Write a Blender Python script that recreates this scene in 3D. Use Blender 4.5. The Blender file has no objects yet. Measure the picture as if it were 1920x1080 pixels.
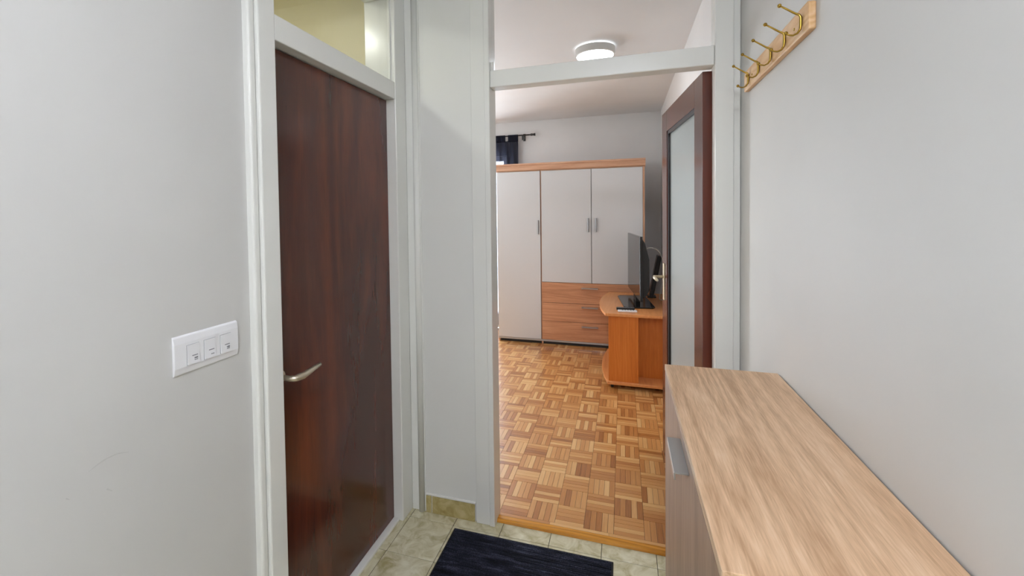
import bpy, bmesh, math, random
from mathutils import Vector, Matrix

random.seed(7)
C = bpy.context.scene.collection
scene = bpy.context.scene

# ---------------------------------------------------------------- camera
F_PX = 819.73
PPX, PPY = 913.93, 422.51
RIGHT = Vector((0.95512, 0.29592, -0.01306))
DOWN = Vector((-0.00461, -0.02923, -0.99956))
FWD = Vector((-0.29617, 0.95477, -0.02655))
camd = bpy.data.cameras.new('camera')
cam = bpy.data.objects.new('camera', camd)
C.objects.link(cam)
camd.sensor_width = 36.0
camd.lens = F_PX / 1920 * 36.0
camd.shift_x = (960 - PPX) / 1920
camd.shift_y = (PPY - 540) / 1920
camd.clip_start = 0.02
m = Matrix((RIGHT, -DOWN, -FWD)).transposed().to_4x4()
m.translation = (-0.0070, 0.0049, 1.4824)
cam.matrix_world = m
scene.camera = cam

# ---------------------------------------------------------------- world, exposure
vs = scene.view_settings
vs.view_transform = 'Standard'
vs.look = 'None'
vs.gamma = 1.0
vs.use_curve_mapping = False
vs.exposure = 1.3
scene.cycles.max_bounces = 7
scene.cycles.diffuse_bounces = 4
scene.cycles.glossy_bounces = 4
scene.cycles.transparent_max_bounces = 12
scene.cycles.caustics_reflective = False
scene.cycles.caustics_refractive = False
world = bpy.data.worlds.new('sky')
scene.world = world
world.use_nodes = True
bg = world.node_tree.nodes['Background']
bg.inputs['Color'].default_value = (0.86, 0.93, 1.0, 1)
bg.inputs['Strength'].default_value = 10.5

HALL_LAMP = 33.0
BATH_LAMP = 34.0
ROOM_LAMP = 4.0
SIDE_FILL = 8.5  # strength of the added globe, out of view

# daylight enters the living room only through its window opening
pl = bpy.data.lights.new('window_portal', 'AREA')
pl.shape = 'RECTANGLE'
pl.size = 1.3
pl.size_y = 2.1
pl.cycles.is_portal = True
po = bpy.data.objects.new('window_portal', pl)
C.objects.link(po)
po.location = (-2.05, 5.62, 1.15)
po.rotation_euler = (math.radians(-90), 0, 0)

# ---------------------------------------------------------------- dimensions
XL = -1.06      # hall left wall surface
XR = 0.438      # hall right wall surface
YE = 1.965      # hall end wall surface
YR = 2.05       # room side of the end wall
XRR = 0.415     # living room right wall
YB = 5.45       # living room back wall
XRL = -3.3      # living room left wall
ZH = 2.60       # hall ceiling
ZR = 2.64       # room ceiling


# ---------------------------------------------------------------- material helpers
def lin(r, g, b):
    def f(c):
        c /= 255.0
        return c / 12.92 if c <= 0.04045 else ((c + 0.055) / 1.055) ** 2.4
    return (f(r), f(g), f(b), 1.0)


def new_mat(name):
    mt = bpy.data.materials.new(name)
    mt.use_nodes = True
    nt = mt.node_tree
    b = nt.nodes['Principled BSDF']
    return mt, nt, b


def nd(nt, t, **kw):
    n = nt.nodes.new(t)
    for k, v in kw.items():
        if k.startswith('_'):
            setattr(n, k[1:], v)
        else:
            n.inputs[k.replace('__', ' ')].default_value = v
    return n


def ramp(nt, stops):
    r = nt.nodes.new('ShaderNodeValToRGB')
    els = r.color_ramp.elements
    while len(els) < len(stops):
        els.new(0.5)
    for e, (p, c) in zip(els, stops):
        e.position = p
        e.color = c
    return r


def paint(name, col, rough=0.6, bump=0.02, scale=60, var=0.03, coat=0.0):
    mt, nt, b = new_mat(name)
    tc = nd(nt, 'ShaderNodeTexCoord')
    n1 = nd(nt, 'ShaderNodeTexNoise', Scale=2.2, Detail=3.0)
    nt.links.new(tc.outputs['Object'], n1.inputs['Vector'])
    c2 = tuple(max(0, x * (1 - var * 2)) for x in col[:3]) + (1,)
    r = ramp(nt, [(0.3, c2), (0.7, col)])
    nt.links.new(n1.outputs['Fac'], r.inputs['Fac'])
    nt.links.new(r.outputs['Color'], b.inputs['Base Color'])
    b.inputs['Roughness'].default_value = rough
    b.inputs['Coat Weight'].default_value = coat
    n2 = nd(nt, 'ShaderNodeTexNoise', Scale=scale, Detail=4.0)
    nt.links.new(tc.outputs['Object'], n2.inputs['Vector'])
    bp = nd(nt, 'ShaderNodeBump', Strength=bump, Distance=0.01)
    nt.links.new(n2.outputs['Fac'], bp.inputs['Height'])
    nt.links.new(bp.outputs['Normal'], b.inputs['Normal'])
    return mt


def plain(name, col, rough=0.5, metal=0.0, coat=0.0, spec=0.5):
    mt, nt, b = new_mat(name)
    tc = nd(nt, 'ShaderNodeTexCoord')
    n1 = nd(nt, 'ShaderNodeTexNoise', Scale=25.0, Detail=2.0)
    nt.links.new(tc.outputs['Object'], n1.inputs['Vector'])
    mr = nd(nt, 'ShaderNodeMapRange')
    mr.inputs['To Min'].default_value = max(0.02, rough - 0.04)
    mr.inputs['To Max'].default_value = rough + 0.04
    nt.links.new(n1.outputs['Fac'], mr.inputs['Value'])
    nt.links.new(mr.outputs['Result'], b.inputs['Roughness'])
    b.inputs['Base Color'].default_value = col
    b.inputs['Metallic'].default_value = metal
    b.inputs['Coat Weight'].default_value = coat
    b.inputs['Specular IOR Level'].default_value = spec
    return mt


def wood(name, dark, mid, light, axis='Z', scale=1.0, rough=0.4, coat=0.0, stretch=14.0, fine=0.35, bands=None, obj_random=0.0, bump=0.05, rings=0.5, spec=0.5):
    """Grain runs along `axis` (object coordinates)."""
    mt, nt, b = new_mat(name)
    L = nt.links
    tc = nd(nt, 'ShaderNodeTexCoord')
    mp = nd(nt, 'ShaderNodeMapping')
    s = [stretch * scale] * 3
    s['XYZ'.index(axis)] = 1.0 * scale
    mp.inputs['Scale'].default_value = s
    L.new(tc.outputs['Object'], mp.inputs['Vector'])
    vec = mp.outputs['Vector']
    if bands:
        sp0 = nd(nt, 'ShaderNodeSeparateXYZ')
        L.new(tc.outputs['Object'], sp0.inputs[0])
        dv0 = nd(nt, 'ShaderNodeMath', _operation='DIVIDE')
        dv0.inputs[1].default_value = bands[1]
        L.new(sp0.outputs['XYZ'.index(bands[0])], dv0.inputs[0])
        fl0 = nd(nt, 'ShaderNodeMath', _operation='FLOOR')
        L.new(dv0.outputs[0], fl0.inputs[0])
        wn0 = nd(nt, 'ShaderNodeTexWhiteNoise')
        wn0.noise_dimensions = '1D'
        L.new(fl0.outputs[0], wn0.inputs['W'])
        sc0 = nd(nt, 'ShaderNodeVectorMath', _operation='SCALE')
        sc0.inputs['Scale'].default_value = 40.0
        L.new(wn0.outputs['Color'], sc0.inputs[0])
        ad0 = nd(nt, 'ShaderNodeVectorMath', _operation='ADD')
        L.new(vec, ad0.inputs[0])
        L.new(sc0.outputs[0], ad0.inputs[1])
        vec = ad0.outputs[0]
    if obj_random:
        oi = nd(nt, 'ShaderNodeObjectInfo')
        mul = nd(nt, 'ShaderNodeVectorMath', _operation='SCALE')
        cmb = nd(nt, 'ShaderNodeCombineXYZ')
        for i in range(3):
            L.new(oi.outputs['Random'], cmb.inputs[i])
        L.new(cmb.outputs[0], mul.inputs[0])
        mul.inputs['Scale'].default_value = 37.0
        ad = nd(nt, 'ShaderNodeVectorMath', _operation='ADD')
        L.new(vec, ad.inputs[0])
        L.new(mul.outputs[0], ad.inputs[1])
        vec = ad.outputs[0]
    n1 = nd(nt, 'ShaderNodeTexNoise', Scale=1.0, Detail=5.0, Roughness=0.62, Distortion=0.3)
    L.new(vec, n1.inputs['Vector'])
    # growth rings: contour lines of a smooth stretched noise
    n2 = nd(nt, 'ShaderNodeTexNoise', Scale=0.33, Detail=1.0, Roughness=0.4, Distortion=0.2)
    L.new(vec, n2.inputs['Vector'])
    mm = nd(nt, 'ShaderNodeMath', _operation='MULTIPLY')
    mm.inputs[1].default_value = 22.0
    L.new(n2.outputs['Fac'], mm.inputs[0])
    fr = nd(nt, 'ShaderNodeMath', _operation='PINGPONG')
    fr.inputs[1].default_value = 1.0
    L.new(mm.outputs[0], fr.inputs[0])
    mx = nd(nt, 'ShaderNodeMix')
    mx.inputs['Factor'].default_value = rings
    L.new(n1.outputs['Fac'], mx.inputs['A'])
    L.new(fr.outputs[0], mx.inputs['B'])
    # fine pores
    mp2 = nd(nt, 'ShaderNodeMapping')
    s2 = [200.0 * scale] * 3
    s2['XYZ'.index(axis)] = 12.0 * scale
    mp2.inputs['Scale'].default_value = s2
    L.new(tc.outputs['Object'], mp2.inputs['Vector'])
    n3 = nd(nt, 'ShaderNodeTexNoise', Scale=1.0, Detail=2.0)
    L.new(mp2.outputs['Vector'], n3.inputs['Vector'])
    mx2 = nd(nt, 'ShaderNodeMix')
    mx2.inputs['Factor'].default_value = fine
    L.new(mx.outputs['Result'], mx2.inputs['A'])
    L.new(n3.outputs['Fac'], mx2.inputs['B'])
    val = mx2.outputs['Result']
    if bands:
        baxis, width, amount = bands
        sp = nd(nt, 'ShaderNodeSeparateXYZ')
        L.new(tc.outputs['Object'], sp.inputs[0])
        dv = nd(nt, 'ShaderNodeMath', _operation='DIVIDE')
        dv.inputs[1].default_value = width
        L.new(sp.outputs['XYZ'.index(baxis)], dv.inputs[0])
        fl = nd(nt, 'ShaderNodeMath', _operation='FLOOR')
        L.new(dv.outputs[0], fl.inputs[0])
        wn = nd(nt, 'ShaderNodeTexWhiteNoise')
        wn.noise_dimensions = '1D'
        L.new(fl.outputs[0], wn.inputs['W'])
        ma = nd(nt, 'ShaderNodeMath', _operation='MULTIPLY_ADD')
        ma.inputs[1].default_value = amount
        L.new(wn.outputs['Value'], ma.inputs[0])
        sub = nd(nt, 'ShaderNodeMath', _operation='SUBTRACT')
        sub.inputs[1].default_value = amount / 2
        L.new(val, sub.inputs[0])
        L.new(sub.outputs[0], ma.inputs[2])
        val = ma.outputs[0]
    r = ramp(nt, [(0.25, dark), (0.5, mid), (0.75, light)])
    L.new(val, r.inputs['Fac'])
    L.new(r.outputs['Color'], b.inputs['Base Color'])
    b.inputs['Roughness'].default_value = rough
    b.inputs['Coat Weight'].default_value = coat
    b.inputs['Coat Roughness'].default_value = 0.12
    b.inputs['Specular IOR Level'].default_value = spec
    bp = nd(nt, 'ShaderNodeBump', Strength=bump, Distance=0.004)
    L.new(n3.outputs['Fac'], bp.inputs['Height'])
    L.new(bp.outputs['Normal'], b.inputs['Normal'])
    return mt


def parquet_mat():
    """Oak slats: colour differs from slat to slat and from block to block."""
    mt, nt, b = new_mat('oak_parquet')
    L = nt.links
    oi = nd(nt, 'ShaderNodeObjectInfo')
    geo = nd(nt, 'ShaderNodeNewGeometry')
    wn = nd(nt, 'ShaderNodeTexWhiteNoise')
    wn.noise_dimensions = '2D'
    cmb = nd(nt, 'ShaderNodeCombineXYZ')
    L.new(oi.outputs['Random'], cmb.inputs[0])
    L.new(geo.outputs['Random Per Island'], cmb.inputs[1])
    sc = nd(nt, 'ShaderNodeVectorMath', _operation='SCALE')
    sc.inputs['Scale'].default_value = 91.7
    L.new(cmb.outputs[0], sc.inputs[0])
    L.new(sc.outputs[0], wn.inputs['Vector'])
    tc = nd(nt, 'ShaderNodeTexCoord')
    at = nd(nt, 'ShaderNodeAttribute')
    at.attribute_name = 'grain'
    n1 = nd(nt, 'ShaderNodeTexNoise', Scale=1.0, Detail=4.0, Roughness=0.6)
    ad = nd(nt, 'ShaderNodeVectorMath', _operation='ADD')
    L.new(at.outputs['Vector'], ad.inputs[0])
    sc2 = nd(nt, 'ShaderNodeVectorMath', _operation='SCALE')
    sc2.inputs['Scale'].default_value = 50.0
    L.new(wn.outputs['Color'], sc2.inputs[0])
    L.new(sc2.outputs[0], ad.inputs[1])
    L.new(ad.outputs[0], n1.inputs['Vector'])
    # block tone + slat tone + grain
    a1 = nd(nt, 'ShaderNodeMath', _operation='MULTIPLY')
    a1.inputs[1].default_value = 0.62
    L.new(wn.outputs['Value'], a1.inputs[0])
    a2 = nd(nt, 'ShaderNodeMath', _operation='MULTIPLY_ADD')
    a2.inputs[1].default_value = 0.12
    L.new(oi.outputs['Random'], a2.inputs[0])
    L.new(a1.outputs[0], a2.inputs[2])
    a3 = nd(nt, 'ShaderNodeMath', _operation='MULTIPLY_ADD')
    a3.inputs[1].default_value = 0.34
    L.new(n1.outputs['Fac'], a3.inputs[0])
    L.new(a2.outputs[0], a3.inputs[2])
    r = ramp(nt, [(0.10, lin(138, 82, 36)), (0.32, lin(178, 116, 58)), (0.62, lin(204, 146, 84)), (0.92, lin(228, 184, 124))])
    L.new(a3.outputs[0], r.inputs['Fac'])
    L.new(r.outputs['Color'], b.inputs['Base Color'])
    b.inputs['Roughness'].default_value = 0.32
    b.inputs['Coat Weight'].default_value = 0.55
    b.inputs['Coat Roughness'].default_value = 0.16
    return mt


def marble_tile_mat(name, a, bcol, c):
    mt, nt, b = new_mat(name)
    L = nt.links
    tc = nd(nt, 'ShaderNodeTexCoord')
    oi = nd(nt, 'ShaderNodeObjectInfo')
    cmb = nd(nt, 'ShaderNodeCombineXYZ')
    for i in range(3):
        L.new(oi.outputs['Random'], cmb.inputs[i])
    sc = nd(nt, 'ShaderNodeVectorMath', _operation='SCALE')
    sc.inputs['Scale'].default_value = 23.0
    L.new(cmb.outputs[0], sc.inputs[0])
    ad = nd(nt, 'ShaderNodeVectorMath', _operation='ADD')
    L.new(tc.outputs['Object'], ad.inputs[0])
    L.new(sc.outputs[0], ad.inputs[1])
    n1 = nd(nt, 'ShaderNodeTexNoise', Scale=13.0, Detail=5.0, Roughness=0.6, Distortion=1.2)
    L.new(ad.outputs[0], n1.inputs['Vector'])
    r = ramp(nt, [(0.3, a), (0.5, bcol), (0.68, c)])
    L.new(n1.outputs['Fac'], r.inputs['Fac'])
    L.new(r.outputs['Color'], b.inputs['Base Color'])
    b.inputs['Roughness'].default_value = 0.22
    return mt


def glass_mat(name, tint=(1, 1, 1, 1), refl=0.05, rough=0.0):
    mt = bpy.data.materials.new(name)
    mt.use_nodes = True
    nt = mt.node_tree
    nt.nodes.remove(nt.nodes['Principled BSDF'])
    out = nt.nodes['Material Output']
    tr = nd(nt, 'ShaderNodeBsdfTransparent', Color=tint)
    gl = nd(nt, 'ShaderNodeBsdfGlossy', Roughness=rough)
    lw = nd(nt, 'ShaderNodeLayerWeight', Blend=0.5)
    pw = nd(nt, 'ShaderNodeMath', _operation='POWER')
    pw.inputs[1].default_value = 5.0
    nt.links.new(lw.outputs['Facing'], pw.inputs[0])
    fr = nd(nt, 'ShaderNodeMath', _operation='MULTIPLY_ADD')
    fr.inputs[1].default_value = 1.0 - refl
    fr.inputs[2].default_value = refl
    nt.links.new(pw.outputs[0], fr.inputs[0])
    mx = nd(nt, 'ShaderNodeMixShader')
    nt.links.new(fr.outputs[0], mx.inputs[0])
    nt.links.new(tr.outputs[0], mx.inputs[1])
    nt.links.new(gl.outputs[0], mx.inputs[2])
    nt.links.new(mx.outputs[0], out.inputs['Surface'])
    return mt


def frosted_mat():
    mt = bpy.data.materials.new('frosted_glass')
    mt.use_nodes = True
    nt = mt.node_tree
    nt.nodes.remove(nt.nodes['Principled BSDF'])
    out = nt.nodes['Material Output']
    tl = nd(nt, 'ShaderNodeBsdfTranslucent', Color=lin(222, 232, 232))
    df = nd(nt, 'ShaderNodeBsdfDiffuse', Color=lin(212, 224, 224))
    gl = nd(nt, 'ShaderNodeBsdfGlossy', Roughness=0.22)
    tc = nd(nt, 'ShaderNodeTexCoord')
    n = nd(nt, 'ShaderNodeTexNoise', Scale=140.0, Detail=2.0)
    nt.links.new(tc.outputs['Object'], n.inputs['Vector'])
    bp = nd(nt, 'ShaderNodeBump', Strength=0.15, Distance=0.003)
    nt.links.new(n.outputs['Fac'], bp.inputs['Height'])
    nt.links.new(bp.outputs['Normal'], gl.inputs['Normal'])
    m1 = nd(nt, 'ShaderNodeMixShader', Fac=0.62)
    nt.links.new(tl.outputs[0], m1.inputs[1])
    nt.links.new(df.outputs[0], m1.inputs[2])
    fr = nd(nt, 'ShaderNodeFresnel', IOR=1.4)
    m2 = nd(nt, 'ShaderNodeMixShader')
    nt.links.new(fr.outputs[0], m2.inputs[0])
    nt.links.new(m1.outputs[0], m2.inputs[1])
    nt.links.new(gl.outputs[0], m2.inputs[2])
    nt.links.new(m2.outputs[0], out.inputs['Surface'])
    return mt


def curtain_mat():
    mt = bpy.data.materials.new('navy_sheer')
    mt.use_nodes = True
    nt = mt.node_tree
    nt.nodes.remove(nt.nodes['Principled BSDF'])
    out = nt.nodes['Material Output']
    tr = nd(nt, 'ShaderNodeBsdfTransparent', Color=(0.8, 0.82, 0.9, 1))
    tl = nd(nt, 'ShaderNodeBsdfTranslucent', Color=lin(52, 54, 68))
    df = nd(nt, 'ShaderNodeBsdfDiffuse', Color=lin(38, 39, 49))
    m1 = nd(nt, 'ShaderNodeMixShader', Fac=0.6)
    nt.links.new(tl.outputs[0], m1.inputs[1])
    nt.links.new(df.outputs[0], m1.inputs[2])
    tc = nd(nt, 'ShaderNodeTexCoord')
    n = nd(nt, 'ShaderNodeTexNoise', Scale=9.0, Detail=2.0)
    mp = nd(nt, 'ShaderNodeMapping')
    mp.inputs['Scale'].default_value = (6, 6, 0.4)
    nt.links.new(tc.outputs['Object'], mp.inputs['Vector'])
    nt.links.new(mp.outputs['Vector'], n.inputs['Vector'])
    mr = nd(nt, 'ShaderNodeMapRange')
    mr.inputs['To Min'].default_value = 0.78
    mr.inputs['To Max'].default_value = 0.98
    nt.links.new(n.outputs['Fac'], mr.inputs['Value'])
    m2 = nd(nt, 'ShaderNodeMixShader')
    nt.links.new(mr.outputs['Result'], m2.inputs[0])
    nt.links.new(tr.outputs[0], m2.inputs[1])
    nt.links.new(m1.outputs[0], m2.inputs[2])
    nt.links.new(m2.outputs[0], out.inputs['Surface'])
    return mt


def emit_mat(name, col, strength):
    mt = bpy.data.materials.new(name)
    mt.use_nodes = True
    nt = mt.node_tree
    nt.nodes.remove(nt.nodes['Principled BSDF'])
    e = nd(nt, 'ShaderNodeEmission', Color=col, Strength=strength)
    nt.links.new(e.outputs[0], nt.nodes['Material Output'].inputs['Surface'])
    return mt


def mat_rib():
    mt, nt, b = new_mat('ribbed_carpet')
    L = nt.links
    tc = nd(nt, 'ShaderNodeTexCoord')
    mp = nd(nt, 'ShaderNodeMapping')
    mp.inputs['Scale'].default_value = (9, 60, 60)
    L.new(tc.outputs['Object'], mp.inputs['Vector'])
    n1 = nd(nt, 'ShaderNodeTexNoise', Scale=1.0, Detail=3.0)
    L.new(mp.outputs['Vector'], n1.inputs['Vector'])
    n2 = nd(nt, 'ShaderNodeTexNoise', Scale=260.0, Detail=2.0)
    L.new(tc.outputs['Object'], n2.inputs['Vector'])
    mx = nd(nt, 'ShaderNodeMix')
    mx.inputs['Factor'].default_value = 0.45
    L.new(n1.outputs['Fac'], mx.inputs['A'])
    L.new(n2.outputs['Fac'], mx.inputs['B'])
    r = ramp(nt, [(0.36, lin(16, 17, 22)), (0.52, lin(36, 38, 50)), (0.66, lin(70, 74, 92))])
    L.new(mx.outputs['Result'], r.inputs['Fac'])
    L.new(r.outputs['Color'], b.inputs['Base Color'])
    b.inputs['Roughness'].default_value = 0.9
    b.inputs['Specular IOR Level'].default_value = 0.15
    bp = nd(nt, 'ShaderNodeBump', Strength=0.6, Distance=0.004)
    L.new(n2.outputs['Fac'], bp.inputs['Height'])
    L.new(bp.outputs['Normal'], b.inputs['Normal'])
    return mt


M = {}
M['wall'] = paint('wall_paint', lin(214, 214, 211), 0.55, 0.03, 45)
M['room_wall'] = paint('room_wall_paint', lin(232, 230, 228), 0.7, 0.03, 45)
M['ceiling'] = paint('ceiling_paint', lin(230, 229, 228), 0.8, 0.03, 45)
M['bath'] = paint('bathroom_paint', lin(226, 218, 184), 0.6, 0.02, 45)
M['trim'] = paint('gloss_trim_paint', lin(236, 237, 232), 0.22, 0.015, 30, 0.015)
M['panel_paint'] = paint('gloss_panel_paint', lin(234, 235, 231), 0.25, 0.01, 20, 0.01)
M['caulk'] = plain('white_caulk', lin(232, 232, 226), 0.5)
M['mahogany'] = wood('mahogany', lin(54, 25, 16), lin(80, 37, 23), lin(114, 52, 31), 'Z', 0.9, 0.22, 0.15, 6.0, 0.12, rings=0.12, bump=0.01)
M['mahogany_edge'] = wood('mahogany_edge', lin(70, 26, 12), lin(92, 36, 18), lin(112, 46, 24), 'Z', 2.0, 0.35, 0.2, 14.0, 0.2, rings=0.2, bump=0.01)
M['bead'] = plain('dark_bead', lin(30, 20, 18), 0.35)
M['frosted'] = frosted_mat()
M['glass'] = glass_mat('clear_glass', (0.985, 0.99, 0.995, 1), 0.05)
M['parquet'] = parquet_mat()
M['parquet_base'] = plain('parquet_bed', lin(70, 40, 18), 0.6)
M['threshold'] = wood('amber_threshold', lin(176, 110, 24), lin(206, 138, 40), lin(226, 160, 60), 'X', 2.0, 0.25, 0.3, 12.0, 0.2)
M['tile'] = marble_tile_mat('floor_tile', lin(176, 166, 122), lin(212, 205, 172), lin(230, 226, 200))
M['base_tile'] = marble_tile_mat('base_tile', lin(160, 142, 84), lin(182, 166, 110), lin(204, 190, 140))
M['grout'] = plain('grout', lin(92, 86, 66), 0.8)
M['oak_top'] = wood('sonoma_oak_top', lin(184, 147, 112), lin(220, 185, 149), lin(238, 212, 182), 'Y', 1.7, 0.42, 0.0, 17.0, 0.44, bands=('X', 0.106, 0.20), rings=0.36, bump=0.08)
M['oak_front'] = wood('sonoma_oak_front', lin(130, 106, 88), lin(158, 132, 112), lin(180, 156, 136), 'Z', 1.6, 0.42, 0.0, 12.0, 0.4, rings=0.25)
M['oak_edge'] = wood('sonoma_oak_edge', lin(190, 160, 128), lin(212, 184, 152), lin(226, 202, 172), 'Y', 2.0, 0.4)
M['alu'] = plain('brushed_aluminium', lin(186, 188, 190), 0.32, 0.9)
M['white_lam'] = plain('white_laminate', lin(208, 208, 208), 0.35)
M['walnut'] = wood('walnut_laminate', lin(172, 116, 80), lin(198, 142, 104), lin(216, 164, 126), 'X', 1.6, 0.42, 0.0, 16.0, 0.25, rings=0.25)
M['walnut_v'] = wood('walnut_laminate_side', lin(176, 126, 94), lin(204, 154, 120), lin(220, 174, 142), 'Z', 1.6, 0.42, 0.0, 16.0, 0.25, rings=0.25)
M['walnut_pale'] = wood('walnut_laminate_pale', lin(184, 136, 106), lin(208, 162, 130), lin(222, 182, 152), 'X', 1.6, 0.42, 0.0, 16.0, 0.25, rings=0.25)
M['scuff'] = plain('scuffed_paint', lin(200, 200, 197), 0.6)
M['beech'] = wood('orange_beech', lin(188, 100, 34), lin(206, 116, 42), lin(218, 132, 58), 'Z', 2.0, 0.38, 0.0, 16.0, 0.2, rings=0.15)
M['beech_top'] = wood('orange_beech_top', lin(204, 128, 70), lin(220, 146, 84), lin(232, 164, 102), 'Y', 2.0, 0.34, 0.0, 16.0, 0.2, rings=0.15)
M['pine'] = wood('pine_board', lin(206, 158, 104), lin(226, 184, 134), lin(236, 204, 162), 'Y', 4.0, 0.45, 0.0, 10.0, 0.2, rings=0.35)
M['brass'] = plain('aged_brass', lin(168, 138, 62), 0.3, 1.0)
M['nickel'] = plain('pale_nickel', lin(206, 196, 176), 0.3, 0.85)
M['cream_metal'] = plain('cream_metal', lin(226, 214, 184), 0.3, 0.3)
M['plastic'] = plain('white_plastic', lin(240, 241, 243), 0.25)
M['plastic_line'] = plain('grey_print', lin(120, 122, 128), 0.5)
M['black'] = plain('black_plastic', lin(20, 20, 21), 0.35)
M['black_gloss'] = plain('black_gloss', lin(10, 10, 11), 0.1)
M['screen'] = plain('tv_screen', lin(14, 15, 17), 0.08, spec=0.8)
M['dark_metal'] = plain('dark_steel', lin(70, 68, 66), 0.35, 0.9)
M['curtain'] = curtain_mat()
M['mat'] = mat_rib()
M['mat_edge'] = plain('mat_binding', lin(14, 14, 16), 0.7)
M['cable'] = plain('white_cable', lin(214, 210, 200), 0.5)
M['lamp_body'] = plain('lamp_drum', lin(214, 213, 210), 0.5)


# ---------------------------------------------------------------- geometry helpers
def box(bm, x0, x1, y0, y1, z0, z1):
    if x0 > x1: x0, x1 = x1, x0
    if y0 > y1: y0, y1 = y1, y0
    if z0 > z1: z0, z1 = z1, z0
    v = [bm.verts.new(p) for p in ((x0, y0, z0), (x1, y0, z0), (x1, y1, z0), (x0, y1, z0),
                                   (x0, y0, z1), (x1, y0, z1), (x1, y1, z1), (x0, y1, z1))]
    for f in ((0, 3, 2, 1), (4, 5, 6, 7), (0, 1, 5, 4), (1, 2, 6, 5), (2, 3, 7, 6), (3, 0, 4, 7)):
        bm.faces.new([v[i] for i in f])
    return bm


def B(*a):
    return box(bmesh.new(), *a)


def prism(bm, poly, z0, z1, axis='Z'):
    """Extrude a 2-D polygon; axis Z: (x, y), axis Y: (x, z), axis X: (y, z)."""
    def p(a, b, c):
        return {'Z': (a, b, c), 'Y': (a, c, b), 'X': (c, a, b)}[axis]
    lo = [bm.verts.new(p(a, b, z0)) for a, b in poly]
    hi = [bm.verts.new(p(a, b, z1)) for a, b in poly]
    n = len(poly)
    bm.faces.new(lo[::-1])
    bm.faces.new(hi)
    for i in range(n):
        j = (i + 1) % n
        bm.faces.new((lo[i], lo[j], hi[j], hi[i]))
    bmesh.ops.recalc_face_normals(bm, faces=bm.faces[:])
    return bm


def tube(bm, pts, r, seg=10, caps=True):
    pts = [Vector(p) for p in pts]
    rs = r if isinstance(r, (list, tuple)) else [r] * len(pts)
    rings = []
    t0 = (pts[1] - pts[0]).normalized()
    up = Vector((0, 0, 1)) if abs(t0.z) < 0.9 else Vector((1, 0, 0))
    n = t0.cross(up).normalized()
    for i, p in enumerate(pts):
        if i == 0:
            t = t0
        elif i == len(pts) - 1:
            t = (pts[i] - pts[i - 1]).normalized()
        else:
            t = ((pts[i + 1] - p).normalized() + (p - pts[i - 1]).normalized()).normalized()
        n = (n - t * n.dot(t)).normalized()
        b2 = t.cross(n)
        rings.append([bm.verts.new(p + (n * math.cos(a) + b2 * math.sin(a)) * rs[i])
                      for a in [2 * math.pi * k / seg for k in range(seg)]])
    for a, b2 in zip(rings, rings[1:]):
        for k in range(seg):
            l = (k + 1) % seg
            bm.faces.new((a[k], a[l], b2[l], b2[k]))
    if caps:
        bm.faces.new(rings[0][::-1])
        bm.faces.new(rings[-1])
    bmesh.ops.recalc_face_normals(bm, faces=bm.faces[:])
    return bm


def sphere(bm, c, r, seg=12):
    bmesh.ops.create_uvsphere(bm, u_segments=seg, v_segments=seg // 2 + 2, radius=r,
                              matrix=Matrix.Translation(c))
    return bm


def lathe(bm, c, prof, seg=40):
    rings = []
    for r, z in prof:
        if r < 1e-6:
            rings.append([bm.verts.new((c[0], c[1], c[2] + z))])
        else:
            rings.append([bm.verts.new((c[0] + r * math.cos(2 * math.pi * k / seg), c[1] + r * math.sin(2 * math.pi * k / seg), c[2] + z)) for k in range(seg)])
    for a, b2 in zip(rings, rings[1:]):
        for k in range(seg):
            l = (k + 1) % seg
            va, vb = (a[0], a[0]) if len(a) == 1 else (a[k], a[l])
            vc, vd = (b2[0], b2[0]) if len(b2) == 1 else (b2[l], b2[k])
            f = []
            for v in (va, vb, vc, vd):
                if v not in f:
                    f.append(v)
            if len(f) > 2:
                bm.faces.new(f)
    bmesh.ops.recalc_face_normals(bm, faces=bm.faces[:])
    return bm


def obj(name, bm, mat, root=None, local=False, bevel=0.0, smooth=False, seg=2):
    """Link one mesh; vertices are world coordinates unless local."""
    if root is not None and not local:
        # the root (or its root) may sit anywhere; bring vertices to its frame
        off = Vector(root.location)
        if root.parent is not None:
            off = off + Vector(root.parent.location)
        bmesh.ops.translate(bm, verts=bm.verts[:], vec=-off)
    me = bpy.data.meshes.new(name)
    bm.to_mesh(me)
    bm.free()
    if mat is not None:
        me.materials.append(M[mat] if isinstance(mat, str) else mat)
    if smooth:
        for p in me.polygons:
            p.use_smooth = True
    o = bpy.data.objects.new(name, me)
    C.objects.link(o)
    if root is not None:
        o.parent = root
    if bevel:
        bv = o.modifiers.new('bevel', 'BEVEL')
        bv.width = bevel
        bv.segments = seg
        bv.limit_method = 'ANGLE'
    return o


def thing(name, label, cat, loc=(0, 0, 0), rotz=0.0, group=None):
    o = bpy.data.objects.new(name, None)
    o.empty_display_size = 0.1
    C.objects.link(o)
    o.location = loc
    o.rotation_euler = (0, 0, rotz)
    if label: o['label'] = label
    if cat: o['category'] = cat
    if group: o['group'] = group
    return o


def tag(o, label, cat=None, group=None, kind=None):
    o['label'] = label
    if cat: o['category'] = cat
    if group: o['group'] = group
    if kind: o['kind'] = kind
    return o


def struct(name, bm, mat, label, cat, **kw):
    o = obj(name, bm, mat, **kw)
    return tag(o, label, cat, kind='structure')


# ================================================================ SETTING: hall
bm = bmesh.new()
box(bm, XL - 0.13, XL, -2.6, 1.022, 0, ZH)
box(bm, XL - 0.13, XL, 1.022, YE, 2.54, ZH)
wall_left = struct('wall_left', bm, 'wall', 'pale grey painted wall holding the triple light switch', 'wall')

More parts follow.
